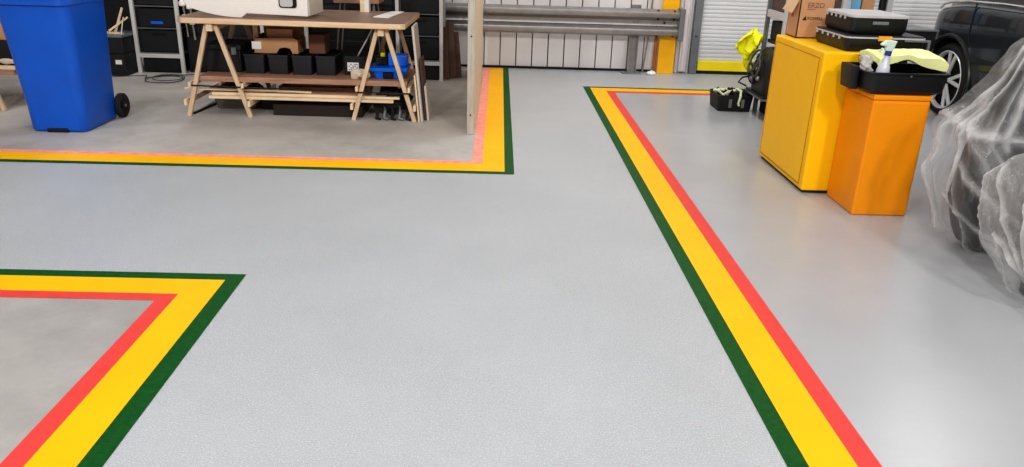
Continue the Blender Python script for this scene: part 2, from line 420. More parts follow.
# ------------------------------------------------------------------ trestles, table
def make_trestle(cx, label, rails=(-1, 1)):
    t = thing('trestle', label, 'trestle', (cx, 6.95, 0), 'pine trestles under the worktables')
    for y in (6.575, 7.3):
        for s in (-1, 1):
            bm = nb(); beam(bm, (cx+s*.262, y, -.004), (cx+s*.035, y, .765), .036, .034, (0, 1, 0))
            bmesh.ops.bisect_plane(bm, geom=bm.verts[:]+bm.edges[:]+bm.faces[:], plane_co=(0, 0, 0), plane_no=(0, 0, 1), clear_inner=True)
            obj('leg', bm, m_pineleg, t, bevel=.003)
    bm = nb(); beam(bm, (cx, 6.52, .745), (cx, 7.36, .745), .05, .06); obj('top_beam', bm, m_pine, t, bevel=.003)
    for s in rails:
        x = cx+s*.262-s*.227*(.275/.765) + s*.04
        bm = nb(); beam(bm, (x, 6.535, .27), (x, 7.34, .27), .022, .04); obj('shelf_rail', bm, m_pine, t, bevel=.002)
        x = cx+s*.262-s*.227*(.1/.765) + s*.035
        bm = nb(); beam(bm, (x, 6.525, .12), (x, 7.34, .12), .022, .05); obj('lower_rail', bm, m_pine, t, bevel=.002)
    return t
tr1 = make_trestle(-2.37, 'pine trestle under the end of the worktable nearer the blue bin')
dup(tr1, (1.40, 0, 0), 'pine trestle under the worktable end beside the leaning offcuts')
make_trestle(-4.455, 'pine trestle mostly hidden behind the blue wheelie bin', (-1,))
bm = nb(); prism(bm, [(-2.635, 6.56), (-2.585, 6.50), (-.80, 6.47), (-.765, 6.50), (-.745, 7.50), (-2.62, 7.50)], 'z', .776, .822)
for f in bm.faces: f.material_index = 0
bm.normal_update()
for f in bm.faces:
    if abs(f.normal.z) < .5: f.material_index = 1
tag(obj('table_top', bm, [m_top, m_edge], bevel=.006), 'brown wooden worktable top resting on two pine trestles', 'table top')
bm = nb(); box(bm, -2.53, -.77, 6.595, 7.28, .291, .335)
tag(obj('shelf_board', bm, m_brown, bevel=.003), 'brown shelf board laid across the trestles beneath the worktable', 'board')
bm = nb(); box(bm, -4.9, -4.08, 6.62, 7.28, .291, .335)
tag(obj('shelf_board', bm, m_brown, bevel=.003), 'brown shelf board end showing beside the blue bin', 'board')
# battens on the lower rails
btn = [((-2.66, 6.612, .225), (-1.6, 6.665, .208), .022, .016, 'thin pale batten poking out past the trestle leg by the bin'),
       ((-2.46, 6.614, .158), (-.89, 6.614, .158), .04, .024, 'pale pine batten, lowest and frontmost under the worktable'),
       ((-2.44, 6.652, .184), (-.84, 6.652, .184), .055, .024, 'pale pine batten lying second in the low pile under the worktable'),
       ((-2.36, 6.70, .158), (-.86, 6.70, .158), .05, .022, 'pine batten at the back of the low pile under the worktable')]
for p, q, w, h, lb in btn:
    bm = nb(); beam(bm, p, q, w, h); tag(obj('batten', bm, m_pine, bevel=.002), lb, 'batten', 'pine battens under the worktable')
bm = nb(); box(bm, -1.92, -1.16, 6.80, 7.06, .146, .225); tag(obj('wooden_plank', bm, m_brown, bevel=.003), 'brown plank behind the pale battens under the worktable', 'plank')
bm = nb(); box(bm, -1.83, -1.28, 6.86, 7.05, .226, .265); tag(obj('wooden_plank', bm, m_brown, bevel=.003), 'short brown plank stacked on a longer plank under the worktable', 'plank')
bm = nb(); beam(bm, (-2.58, 6.552, .262), (-1.68, 6.552, .25), .006, .012); tag(obj('black_strap', bm, m_rub), 'black strap running along beneath the shelf board from the trestle by the bin', 'strap')
bm = nb(); beam(bm, (-1.19, 6.552, .24), (-.76, 6.552, .24), .006, .012); tag(obj('black_strap', bm, m_rub), 'short black strap across the trestle legs in front of the black bag', 'strap')
bm = nb(); beam(bm, (-2.61, 6.62, .009), (-2.56, 7.1, .009), .02, .016); tag(obj('black_bar', bm, m_rub), 'black bar lying on the floor beside the trestle foot near the bin', 'bar')
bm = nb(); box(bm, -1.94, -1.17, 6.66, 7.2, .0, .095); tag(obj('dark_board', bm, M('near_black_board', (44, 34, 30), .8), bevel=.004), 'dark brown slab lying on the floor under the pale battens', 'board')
# tub under shelf
tb = thing('storage_tub', 'dusty grey tub with dark lid on the floor beneath the worktable', 'tub', (-2.3, 6.98, 0))
bm = nb(); loft(bm, [sec(-2.50, -2.16, 6.86, 7.16, .06, 0.002), sec(-2.53, -2.13, 6.83, 7.2, .07, .115)]); obj('tub_body', bm, m_greyt, tb, smooth=True)
bm = nb(); loft(bm, [sec(-2.535, -2.125, 6.82, 7.21, .07, .117), sec(-2.51, -2.15, 6.85, 7.18, .09, .17), sec(-2.42, -2.22, 6.92, 7.12, .08, .235)]); obj('lid', bm, M('brown_grey_lid', (70, 56, 50), .7), tb, smooth=True)
bm = nb(); lathe(bm, [(.02, -.06), (.07, -.05), (.08, 0), (.07, .05), (.02, .06)], (-2.025, 6.92, .181), 'y', 20)
bm.transform(Matrix.Translation((0, 0, -.1)))
tag(obj('cable_reel', bm, m_rub, smooth=True), 'round black reel beside the dusty tub under the worktable', 'reel')

# white panel unit on the table
wp = thing('white_panel_unit', 'white moulded panel unit standing upright on the worktable', 'panel', (-2.1, 6.62, .822))
pl = [(-2.575, .93), (-2.55, .895)]
for k in range(9):
    t = k/8; pl.append((-2.55+.41*t, .895 - .072*(1-(1-t)**2)))
pl += [(-2.12, .823), (-2.075, .858), (-1.575, .846), (-1.565, 1.4), (-2.64, 1.4)]
bm = nb(); prism(bm, pl, 'y', 6.60, 6.63); fp = obj('front_panel', bm, m_white, wp, bevel=.004)
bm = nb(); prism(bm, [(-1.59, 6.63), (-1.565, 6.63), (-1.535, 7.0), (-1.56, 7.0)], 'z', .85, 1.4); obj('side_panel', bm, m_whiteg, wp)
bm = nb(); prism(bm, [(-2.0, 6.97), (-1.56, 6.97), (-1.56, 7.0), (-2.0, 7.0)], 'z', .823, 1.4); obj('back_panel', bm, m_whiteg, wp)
bm = nb(); prism(bm, [(x, z) for x, z in rrect(-1.805, -1.66, .912, 1.03, .022, 5)], 'y', 6.592, 6.60); rc = obj('recess_frame', bm, m_seam, fp)
bm = nb(); prism(bm, [(x, z) for x, z in rrect(-1.795, -1.69, .921, 1.02, .02, 5)], 'y', 6.587, 6.592); obj('recess_plate', bm, m_trim, rc)
# things on the table
bm = nb(); prism(bm, [(-1.09, 6.93), (-.95, 6.90), (-.885, 7.46), (-1.0, 7.46)], 'z', .823, .829)
tag(obj('white_sheet', bm, m_paper), 'white sheet lying at the free end of the worktable', 'sheet')
bl = thing('wooden_block', 'upright pine block with one white face on the worktable', 'block', (-1.23, 7.42, .822))
bm = nb(); box(bm, -1.275, -1.235, 7.36, 7.46, .823, 1.25); obj('block_body', bm, m_pine, bl)
bm = nb(); box(bm, -1.235, -1.195, 7.36, 7.46, .823, 1.25); obj('white_face', bm, m_white, bl)
st = thing('stool', 'wooden topped stool with thin splayed metal legs behind the worktable', 'stool', (-1.4, 8.1, 0))
bm = nb(); box(bm, -1.64, -1.19, 7.95, 8.3, .845, .90); obj('seat', bm, m_brown, st, bevel=.008)
for x, y, dx in ((-1.25, 8.0, .05), (-1.25, 8.0, -.05), (-1.58, 8.0, -.05), (-1.25, 8.25, .05), (-1.58, 8.25, -.05)):
    bm = nb(); tube(bm, [(x, y, .845), (x+dx*1.0, y, .4), (x+dx*1.8, y, 0)], .008); obj('leg', bm, m_galv, st)
# bins on the shelf
def crate(x0, x1, y0, y1, z0, z1, mat, tp=.012, rim=.01, name='storage_bin'):
    bm = nb()
    a = [(x0+tp, x1-tp, y0+tp, y1-tp, z0), (x0, x1, y0, y1, z1-.02), (x0-rim, x1+rim, y0-rim, y1+rim, z1-.018), (x0-rim, x1+rim, y0-rim, y1+rim, z1),
         (x0+.008, x1-.008, y0+.008, y1-.008, z1), (x0+tp+.01, x1-tp-.01, y0+tp+.01, y1-tp-.01, z0+.02)]
    loft(bm, [sec(*q[:4], .015, q[4]) for q in a])
    return obj(name, bm, mat, smooth=True)
b0 = crate(-2.195, -2.02, 6.78, 7.2, .336, .50, m_bin, .005, .004)
words = ['charcoal plastic bin on the shelf board, nearest the black toolbox', 'charcoal plastic bin on the shelf board, second from the black toolbox',
         'charcoal plastic bin on the shelf board, third from the black toolbox', 'charcoal plastic bin on the shelf board, next to the white-labelled box']
tag(b0, words[0], 'bin', 'charcoal bins in a row on the shelf board')
for i, x in enumerate((.205, .41, .615)): dup(b0, (x, 0, 0), words[i+1])
tbx = thing('toolbox', 'black toolbox on the shelf board behind the trestle by the bin', 'toolbox', (-2.38, 7.0, .336))
bm = nb(); box(bm, -2.53, -2.23, 6.82, 7.2, .336, .52); obj('box_body', bm, m_blk2, tbx, bevel=.01)
bm = nb(); box(bm, -2.54, -2.22, 6.81, 7.21, .521, .57); obj('lid', bm, m_blk2, tbx, bevel=.012)
bm = nb(); box(bm, -2.30, -2.26, 6.80, 6.81, .49, .55); obj('latch', bm, m_grey, tbx)
lb = thing('labelled_box', 'black box with white paper label on the shelf board behind the beige bag', 'box', (-1.24, 7.0, .336))
bm = nb(); box(bm, -1.345, -1.16, 6.84, 7.2, .336, .50); obj('box_body', bm, m_blk2, lb, bevel=.008)
bm = nb(); box(bm, -1.315, -1.215, 6.836, 6.84, .37, .445); lo = obj('paper_label', bm, m_paper, lb, label='white paper label')
bm = nb()
for k in range(4):
    for j in range(5):
        if (k*3+j*2) % 5 < 3: box(bm, -1.305+j*.017, -1.293+j*.017, 6.835, 6.836, .38+k*.015, .388+k*.015)
obj('print', bm, m_grey, lo)
# cartons above the bins
ct = thing('cardboard_box', 'open cardboard carton with white label resting on charcoal bins under the worktable', 'box', (-1.95, 6.98, .50))
bm = nb(); prism(bm, [(-2.12, .502), (-1.93, .502), (-1.90, .545), (-1.85, .555), (-1.81, .545), (-1.79, .502), (-1.74, .502), (-1.74, .62), (-1.78, .635), (-2.1, .625)], 'y', 6.86, 6.875)
box(bm, -2.12, -2.105, 6.875, 7.15, .502, .64); box(bm, -1.755, -1.74, 6.875, 7.15, .502, .62); box(bm, -2.105, -1.755, 7.135, 7.15, .502, .73)
obj('carton_body', bm, m_card, ct)
bm = nb(); box(bm, -2.135, -2.055, 6.852, 6.86, .535, .60); obj('paper_label', bm, m_paper, ct, label='white paper label')
bm = nb(); box(bm, -2.02, -1.80, 6.93, 6.94, .60, .70); obj('flap', bm, m_card, ct)
bm = nb(); box(bm, -2.13, -2.09, 6.90, 6.93, .62, .73); obj('flap', bm, m_cardl, ct)
bm = nb(); box(bm, -1.655, -1.515, 6.9, 7.12, .502, .665); tag(obj('cardboard_box', bm, M('red_brown_carton', (120, 76, 56), .75), bevel=.004), 'small red-brown carton on a charcoal bin under the worktable', 'box')
bm = nb(); tube(bm, [(-1.06, 6.72, .772), (-1.12, 6.74, .66), (-1.20, 6.78, .53), (-1.22, 6.84, .505)], .007); tag(obj('white_cable', bm, m_trim, smooth=True), 'white cable hanging diagonally beneath the worktable', 'cable')
# blue caddy
cd = thing('tool_caddy', 'bright blue plastic tool caddy on the shelf board', 'caddy', (-.93, 6.8, .336))
bm = nb()
loft(bm, [sec(-1.055, -.815, 6.70, 6.92, .02, .337), sec(-1.075, -.79, 6.68, 6.94, .02, .405)]); cb = obj('tray', bm, m_caddy, cd, smooth=True)
bm = nb(); loft(bm, [sec(-1.10, -.775, 6.655, 6.96, .02, .405), sec(-1.105, -.77, 6.65, 6.965, .02, .425), sec(-1.10, -.775, 6.655, 6.96, .02, .432)]); obj('rim', bm, m_caddy, cd, smooth=True)
bm = nb(); box(bm, -.985, -.895, 6.672, 6.70, .345, .395); obj('hand_opening', bm, m_seam, cb, bevel=.008)
bm = nb(); box(bm, -.95, -.90, 6.78, 6.94, .433, .545); box(bm, -.90, -.79, 6.78, 6.94, .433, .525); obj('upper_tray', bm, m_caddy, cd, bevel=.008)
bm = nb(); box(bm, -1.06, -.965, 6.80, 6.93, .433, .50); obj('insert', bm, m_blk2, cd, bevel=.008)
tm = thing('tape_measure', 'small yellow and black tape measure sitting in the blue caddy', 'tape measure', (-1.0, 6.85, .5))
bm = nb(); box(bm, -1.025, -.985, 6.83, 6.87, .501, .535); obj('case', bm, m_ybar, tm, bevel=.008)
bm = nb(); box(bm, -1.045, -1.027, 6.83, 6.87, .501, .535); obj('grip', bm, m_seam, tm, bevel=.004)
bm = nb(); bmesh.ops.create_icosphere(bm, subdivisions=3, radius=.07); bm.transform(Matrix.Diagonal((1.25, .5, .62, 1))); disp(bm, .022, 13, 4)
bm.transform(Matrix.Translation((-1.17, 6.68, .376))); tag(obj('cloth_bag', bm, m_beige, smooth=True), 'crumpled beige bag on the shelf board beside the blue caddy', 'bag')
# leaning offcuts
def lean(name, x0, x1, y0, y1, L, th, mat, lb, tilt, z0=0.):
    bm = nb(); box(bm, 0, th, y0, y1, 0, L)
    bm.transform(Matrix.Translation((x0, 0, z0)) @ Matrix.Rotation(-tilt, 4, 'Y'))
    mz = min(v.co.z for v in bm.verts)
    bm.transform(Matrix.Translation((0, 0, z0-mz)))
    return tag(obj(name, bm, mat, bevel=.002), lb, 'board', 'offcuts leaning on the worktable end')
m_gboard = M('grey_white_board', (196, 190, 180), .6, 0, .06)
lean('offcut_board', -0.672, 0, 6.53, 6.66, .40, .014, m_pine, 'short pine edged offcut, frontmost of those leaning on the worktable', .085)
lean('offcut_board', -0.652, 0, 6.54, 6.86, .80, .020, m_gboard, 'tallest pale grey offcut leaning on the worktable end', .085)
lean('offcut_board', -0.624, 0, 6.62, 6.88, .52, .016, m_dkbrown, 'dark brown offcut leaning between two pale ones', .085)
lean('offcut_board', -0.602, 0, 6.60, 6.80, .30, .018, m_gboard, 'shortest pale grey offcut leaning at the outside', .085)
# black bag on the floor
bg = thing('tool_bag', 'crumpled black bag with pale straps on the floor beneath the worktable', 'bag', (-.9, 6.8, 0))
bm = nb(); bmesh.ops.create_icosphere(bm, subdivisions=4, radius=.19); bm.transform(Matrix.Diagonal((.9, .8, .48, 1))); disp(bm, .055, 10, 6)
mz = min(v.co.z for v in bm.verts); bm.transform(Matrix.Translation((-.92, 6.78, -mz))); obj('bag_body', bm, m_cloth, bg, smooth=True)
for k in range(5):
    x = -1.05+k*.065
    bm = nb(); tube(bm, [(x, 6.72, .12), (x+.02, 6.62, .07), (x+.015, 6.585, .018), (x+.05, 6.57, .012)], [.006, .012, .016, .010]); obj('strap', bm, m_grey if k % 2 else m_cloth, bg)

# ------------------------------------------------------------------ shelving racks
def make_rack(x, label):
    t = thing('shelving_rack', label, 'rack', (x, 8.75, 0), 'narrow grey shelving racks')
    for xx in (x-.235, x+.235):
        for y in (8.56, 8.94):
            bm = nb(); box(bm, xx-.019, xx+.019, y-.015, y+.015, 0, 1.9); obj('upright', bm, m_galv2, t)
    for y in (8.56, 8.94):
        bm = nb(); box(bm, x-.216, x+.216, y-.012, y+.012, .165, .205); obj('beam', bm, m_galv2, t)
    for z in (.215, .475, .705, 1.05):
        bm = nb(); box(bm, x-.216, x+.216, 8.575, 8.925, z-.008, z); obj('shelf', bm, m_grey if z < 1 else m_blk2, t)
    return t
m_galv2 = M('pale_grey_upright', (214, 214, 210), .5, .1, .05)
rk = make_rack(-3.665, 'narrow grey shelving rack of black crates beside the blue bin')
dup(rk, (1.36, 0, 0), 'narrow grey shelving rack seen beneath the middle of the worktable')
dup(rk, (2.81, 0, 0), 'narrow grey shelving rack behind the leaning offcuts')
for rx, rl in ((-3.665, 'beside the blue bin'), (-2.305, 'behind the middle of the worktable'), (-.855, 'behind the leaning offcuts')):
    bm = nb(); box(bm, rx-.205, rx+.205, 8.59, 8.92, .002, .155)
    tag(obj('floor_crate', bm, m_blk2, bevel=.01), 'black crate on the floor beneath the rack ' + rl, 'crate', 'black crates beneath the racks')
for rx, rl in ((-3.665, 'beside the blue bin'), (-2.305, 'behind the middle of the worktable'), (-.855, 'behind the leaning offcuts')):
    for z, zl, h in ((.216, 'bottom', .235), (.476, 'middle', .20), (.706, 'upper', .27)):
        bm = nb(); box(bm, rx-.205, rx+.205, 8.60, 8.90, z, z+h)
        o = tag(obj('storage_crate', bm, m_blk2, bevel=.012), 'black storage crate on the %s shelf of the rack %s' % (zl, rl), 'crate', 'black crates on the grey racks')
        bm = nb(); box(bm, rx-.07, rx+.07, 8.594, 8.60, z+h-.06, z+h-.03)
        if rx < -3 and zl == 'middle':
            bm.free(); bm = nb(); box(bm, rx-.07, rx+.06, 8.588, 8.60, .415+.03-.216+.216, .475); bm.transform(Matrix.Translation((0, 0, .07)))
            obj('handle', bm, m_caddy, o, bevel=.006, label='bright blue handle')
        else: obj('handle', bm, m_seam, o)
# black cabinets added as dark fill between the racks
for x0, x1, lb in ((-3.40, -2.58, 'black cabinet added as dark fill between the shelving racks behind the table end'), (-2.04, -1.13, 'wide black cabinet added as dark fill behind the stool and worktable')):
    t = thing('fill_cabinet', lb, 'cabinet', ((x0+x1)/2, 8.85, 0))
    bm = nb(); box(bm, x0, x1, 8.66, 9.05, 0, 1.6); obj('cabinet_body', bm, m_blk2, t, bevel=.006)
    for k in range(4):
        bm = nb(); box(bm, x0+.02, x1-.02, 8.645, 8.658, .06+k*.36, .39+k*.36); d = obj('drawer', bm, m_blk, t, bevel=.004)
        bm = nb(); box(bm, (x0+x1)/2-.1, (x0+x1)/2+.1, 8.63, 8.645, .34+k*.36, .36+k*.36); obj('handle', bm, m_blk2, d)
for i, (x, lb) in enumerate(((-3.36, 'chrome clamp hanging on the black cabinet, nearer the rack'), (-3.285, 'chrome clamp hanging on the black cabinet, nearer the table'))):
    t = thing('bar_clamp', lb, 'clamp', (x, 8.6, .4), 'chrome clamps on the black cabinet')
    zz = .0 if i else .03
    bm = nb(); tube(bm, [(x, 8.615, .36+zz), (x-.02, 8.615, .80+zz)], .014); obj('bar', bm, m_chrome, t)
    bm = nb(); lathe(bm, [(.024, 0), (.032, .01), (.032, .06), (.02, .075)], (x-.012, 8.605, .52+zz), 'z', 12); obj('jaw', bm, m_white, t, smooth=True)
    bm = nb(); lathe(bm, [(.026, 0), (.036, .01), (.034, .045), (.016, .065)], (x-.02, 8.60, .68+zz), 'z', 12); obj('handle', bm, m_white, t, smooth=True)
# stack of crates by the bin
s1 = thing('stacked_crate', 'black crate on the floor with small white label, beside the grey rack', 'crate', (-4.0, 8.45, 0), 'black crates stacked by the rack')
bm = nb(); box(bm, -4.22, -3.93, 8.3, 8.7, 0, .23); obj('crate_body', bm, m_blk2, s1, bevel=.012)
bm = nb(); box(bm, -4.03, -3.965, 8.294, 8.3, .125, .17); obj('paper_label', bm, m_paper, s1, label='small white label')
s2 = thing('stacked_crate', 'black crate on top of the white-labelled one, offcuts on it', 'crate', (-4.0, 8.45, .231), 'black crates stacked by the rack')
bm = nb(); box(bm, -4.22, -3.93, 8.3, 8.7, .231, .40); obj('crate_body', bm, m_blk2, s2, bevel=.012)
bm = nb(); box(bm, -4.225, -3.925, 8.29, 8.7, .40, .425); obj('rim', bm, m_grey, s2, bevel=.004)
for p, q, w, lb in (((-4.15, 8.4, .437), (-3.94, 8.36, .437), .02, 'pale stick lying flat on the upper black crate'),
                    ((-4.10, 8.4, .455), (-3.93, 8.5, .59), .016, 'pine stick leaning upward on the black crates'),
                    ((-4.06, 8.45, .435), (-4.0, 8.55, .68), .016, 'steepest pine stick standing on the black crates')):
    bm = nb(); beam(bm, p, q, w, .018); tag(obj('offcut_stick', bm, m_pine), lb, 'stick', 'sticks on the black crates')
bm = nb(); tube(bm, [(-3.95, 8.34, .426), (-3.93, 8.4, .6)], .008); tag(obj('metal_rod', bm, m_galv), 'short grey rod standing on the upper black crate', 'rod')
# cable on the floor
bm = nb(); pts = [(-4.05, 8.22, .006), (-3.9, 8.3, .006), (-3.75, 8.36, .006)]
for k in range(60):
    a = PI*.9 - k/59*4.2*PI; q = k/59; pts.append((-3.5+(.21-.06*q)*math.cos(a)+.05*q, 8.12+(.24-.08*q)*math.sin(a)+.1*q, .006+.006*(k//18)))
pts += [(-3.36, 8.4, .014), (-3.26, 8.5, .008)]
tube(bm, pts, .0048, 6); tag(obj('floor_cable', bm, m_cable, smooth=True), 'thin grey cable coiled loosely on the concrete near the rack', 'cable')
# leaning dark boards right of the rack
for i, (x, y, L, w_, lb) in enumerate(((-.60, 8.66, .56, .06, 'dark brown board leaning nearest the grey rack'), (-.545, 8.72, .60, .085, 'dark brown board leaning second from the rack'),
                                       (-.475, 8.78, .50, .07, 'dark brown board leaning closest to the partition'))):
    bm = nb(); box(bm, x, x+w_, y, y+.022, 0, L); rot_bm(bm, (x, y, 0), rx=-.10, ry=-.05-.02*i)
    mz = min(v.co.z for v in bm.verts); bm.transform(Matrix.Translation((0, 0, -mz)))
    tag(obj('leaning_board', bm, m_dkbrown), lb, 'board', 'dark boards leaning by the rack')
# behind the bin: things on the hidden trestle shelf
bm = nb(); box(bm, -4.5, -4.09, 6.78, 7.1, .56, .68); tag(obj('cardboard_box', bm, m_card, bevel=.004), 'brown carton on a black box, partly hidden by the blue bin', 'box')
bm = nb(); box(bm, -4.5, -4.10, 6.74, 7.15, .336, .558); tag(obj('black_box', bm, m_blk2, bevel=.01), 'black box on the shelf partly hidden by the blue bin', 'box')
bm = nb(); beam(bm, (-4.35, 6.66, .352), (-4.07, 6.64, .352), .03, .03); tag(obj('batten', bm, m_pine), 'pine stick end on the shelf behind the blue bin', 'batten')
bm = nb(); bmesh.ops.create_icosphere(bm, subdivisions=2, radius=.05); bm.transform(Matrix.Diagonal((1.6, .7, .55, 1))); disp(bm, .012, 20, 9)
mz = min(v.co.z for v in bm.verts); bm.transform(Matrix.Translation((-4.15, 6.69, .368-mz))); tag(obj('rag', bm, m_beige, smooth=True), 'pale rag on the shelf behind the blue bin', 'rag')

# ------------------------------------------------------------------ cabinets on the right
tc = thing('storage_cabinet', 'tall yellow metal cabinet carrying the carton and black cases', 'cabinet', (2.26, 5.25, 0))
x0, x1, y0, y1, h = 2.006, 2.47, 4.80, 5.70, .915
bm = nb(); box(bm, x0+.02, x1-.02, y0+.02, y1-.02, 0, .02); obj('plinth', bm, m_dkgap, tc)
bm = nb(); box(bm, x0, x1, y0, y1, .02, h); bd = obj('cabinet_body', bm, m_cabY, tc, bevel=.012, seg=3)
bm = nb()
a, b, c, d = y0+.06, y1-.035, .05, h-.045
pan = [(a, c), (b, c), (b, d), (a, d)]
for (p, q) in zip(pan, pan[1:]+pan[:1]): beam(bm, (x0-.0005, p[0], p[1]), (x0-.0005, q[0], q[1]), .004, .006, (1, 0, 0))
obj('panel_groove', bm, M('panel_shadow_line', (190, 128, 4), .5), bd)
bm = nb(); box(bm, x0-.004, x0, a+.006, b-.006, c+.006, d-.006); obj('side_panel', bm, m_cabY, tc, bevel=.003)
bm = nb(); lathe(bm, [(.012, -.006), (.012, .0)], (2.1, y0, h-.05), 'y', 10); 
bm.free()
oc = thing('storage_cabinet', 'shorter orange metal cabinet with the open black tray on top', 'cabinet', (2.34, 4.59, 0))
X0, X1, Y0, Y1, H = 2.17, 2.505, 4.395, 4.785, .733
bm = nb(); box(bm, X0, X1, Y0, Y1, 0, H-.03); ob = obj('cabinet_body', bm, m_cabO, oc, bevel=.012, seg=3)
bm = nb(); box(bm, X0-.003, X1+.003, Y0-.003, Y1, H-.029, H); obj('top', bm, m_cabO, oc, bevel=.006)
bm = nb(); box(bm, X0+.012, X1-.012, Y0-.003, Y0, .03, H-.045); obj('front_panel', bm, m_cabO, oc, bevel=.002)
bm = nb(); box(bm, X1, X1+.02, 4.55, 4.60, .28, .40); ha = obj('handle', bm, m_blk, oc, bevel=.004)
# open carton
cb = thing('cardboard_box', 'open cardboard carton with dark printing on the tall yellow cabinet', 'box', (2.19, 5.6, .915))
a0, a1, b0_, b1_, zb, zt = 2.07, 2.31, 5.49, 5.70, .917, 1.18
bm = nb(); box(bm, a0, a1, b0_, b0_+.006, zb, zt); box(bm, a0, a1, b1_-.006, b1_, zb, zt); box(bm, a0, a0+.006, b0_, b1_, zb, zt); box(bm, a1-.006, a1, b0_, b1_, zb, zt); box(bm, a0, a1, b0_, b1_, zb, zb+.006)
cbb = obj('carton_body', bm, m_card, cb)
bm = nb(); beam(bm, (a0-.002, (b0_+b1_)/2, zt), (a0-.075, (b0_+b1_)/2, zt-.115), b1_-b0_-.04, .005, (0, 1, 0)); 
bm.free(); bm = nb()
vs = [bm.verts.new(p) for p in ((a0, b0_+.03, zt), (a0, b1_-.01, zt), (a0-.055, b1_-.02, zt-.085), (a0-.045, b0_+.03, zt-.10))]; bm.faces.new(vs)
fl = obj('flap', bm, m_cardl, cb); fl.modifiers.new('s', 'SOLIDIFY').thickness = .005
bm = nb(); vs = [bm.verts.new(p) for p in ((a0, b0_, zt), (a1, b0_, zt), (a1+.01, b0_-.05, zt+.07), (a0+.02, b0_-.05, zt+.07))]; bm.faces.new(vs)
bm.free(); bm = nb(); vs = [bm.verts.new(p) for p in ((a1, b0_+.005, zt), (a1, b1_, zt), (a1+.07, b1_, zt+.03), (a1+.06, b0_, zt+.02))]; bm.faces.new(vs)
fl = obj('flap', bm, m_cardl, cb); fl.modifiers.new('s', 'SOLIDIFY').thickness = .005
def printing(body, size, x, y, z, mat, face=FACE_FRONT):
    b = text_bm(body, size, Matrix.Translation((x, y, z)) @ face); obj('printing', b, mat, cbb)
printing('ERZO', .046, a0+.05, b0_-.001, 1.122, m_inkp)
printing('MADE IN', .014, a0+.05, b0_-.001, 1.105, m_inkp)
printing('ROWELL', .027, a0+.06, b0_-.001, 1.042, m_ink)
bm = nb(); prism(bm, [(a0+.026, 1.036), (a0+.056, 1.036), (a0+.048, 1.068)], 'y', b0_-.0012, b0_-.0002); obj('logo', bm, m_ink, cbb)
printing('22', .035, a0-.001, b0_+.14, zt-.13, m_ink, FACE_LEFT)
# black cases
def make_case(name, label, x0, x1, y0, y1, z0, z1, trimz, latch):
    t = thing(name, label, 'case', ((x0+x1)/2, (y0+y1)/2, z0), 'black tool cases on the yellow cabinet')
    bm = nb(); loft(bm, [sec(x0+.015, x1-.015, y0+.015, y1-.015, .03, z0), sec(x0, x1, y0, y1, .035, z0+.02), sec(x0, x1, y0, y1, .035, trimz-.01)]); obj('case_body', bm, m_blk, t, smooth=True)
    bm = nb(); loft(bm, [sec(x0-.006, x1+.006, y0-.006, y1+.006, .04, trimz-.009), sec(x0-.006, x1+.006, y0-.006, y1+.006, .04, trimz)]); obj('trim', bm, m_trim, t, smooth=True, label='pale grey edge trim')
    bm = nb(); loft(bm, [sec(x0, x1, y0, y1, .035, trimz+.001), sec(x0+.004, x1-.004, y0+.004, y1-.004, .035, z1)]); obj('lid', bm, m_trim if latch == 'grey' else m_blk, t, smooth=True)
    for k in range(5):
        y = y0+.09+k*(y1-y0-.16)/4
        bm = nb(); box(bm, x0-.012, x0-.001, y, y+.014, trimz-.026, trimz-.01); obj('clip', bm, m_trim, t, bevel=.003)
    return t
k1 = make_case('tool_case', 'lower black tool case with orange latch on the yellow cabinet', 2.145, 2.64, 4.84, 5.36, .917, 1.014, 1.006, 'black')
bm = nb(); box(bm, 2.335, 2.42, 4.825, 4.835, .985, 1.015); obj('latch', bm, m_olabel, k1, bevel=.003, label='orange latch')
bm = nb(); box(bm, 2.50, 2.66, 4.82, 4.834, .985, .998); box(bm, 2.645, 2.66, 4.82, 4.834, .93, .985); obj('bracket', bm, m_grey, k1, bevel=.002)
k2 = make_case('tool_case', 'upper black tool case with pale lid, stacked on the lower case', 2.185, 2.545, 4.90, 5.34, 1.015, 1.132, 1.124, 'grey')
bm = nb(); box(bm, 2.31, 2.41, 4.885, 4.899, 1.075, 1.095); obj('handle', bm, m_grey, k2, bevel=.004)
# tray on the orange cabinet
ty = thing('open_tray', 'open black tray with rounded corners on the orange cabinet', 'tray', (2.33, 4.58, .733))
bm = nb()
secs = [sec(2.145, 2.545, 4.415, 4.75, .05, .735), sec(2.118, 2.575, 4.39, 4.775, .055, .755), sec(2.108, 2.585, 4.385, 4.78, .055, .85), sec(2.098, 2.595, 4.375, 4.785, .06, .853), sec(2.098, 2.595, 4.375, 4.785, .06, .862),
        sec(2.118, 2.575, 4.395, 4.765, .05, .862), sec(2.13, 2.56, 4.41, 4.75, .05, .755)]
loft(bm, secs); obj('tray_body', bm, m_blk, ty, smooth=True)
bm = nb(); loft(bm, [sec(2.07, 2.112, 4.50, 4.66, .012, .745), sec(2.058, 2.108, 4.49, 4.67, .016, .86), sec(2.058, 2.098, 4.49, 4.67, .016, .878)]); obj('hinge_block', bm, m_blk, ty, smooth=True)
bm = nb(); lathe(bm, [(.006, -.003), (.006, 0)], (2.35, 4.384, .845), 'y', 8); obj('rivet', bm, m_galv, ty)
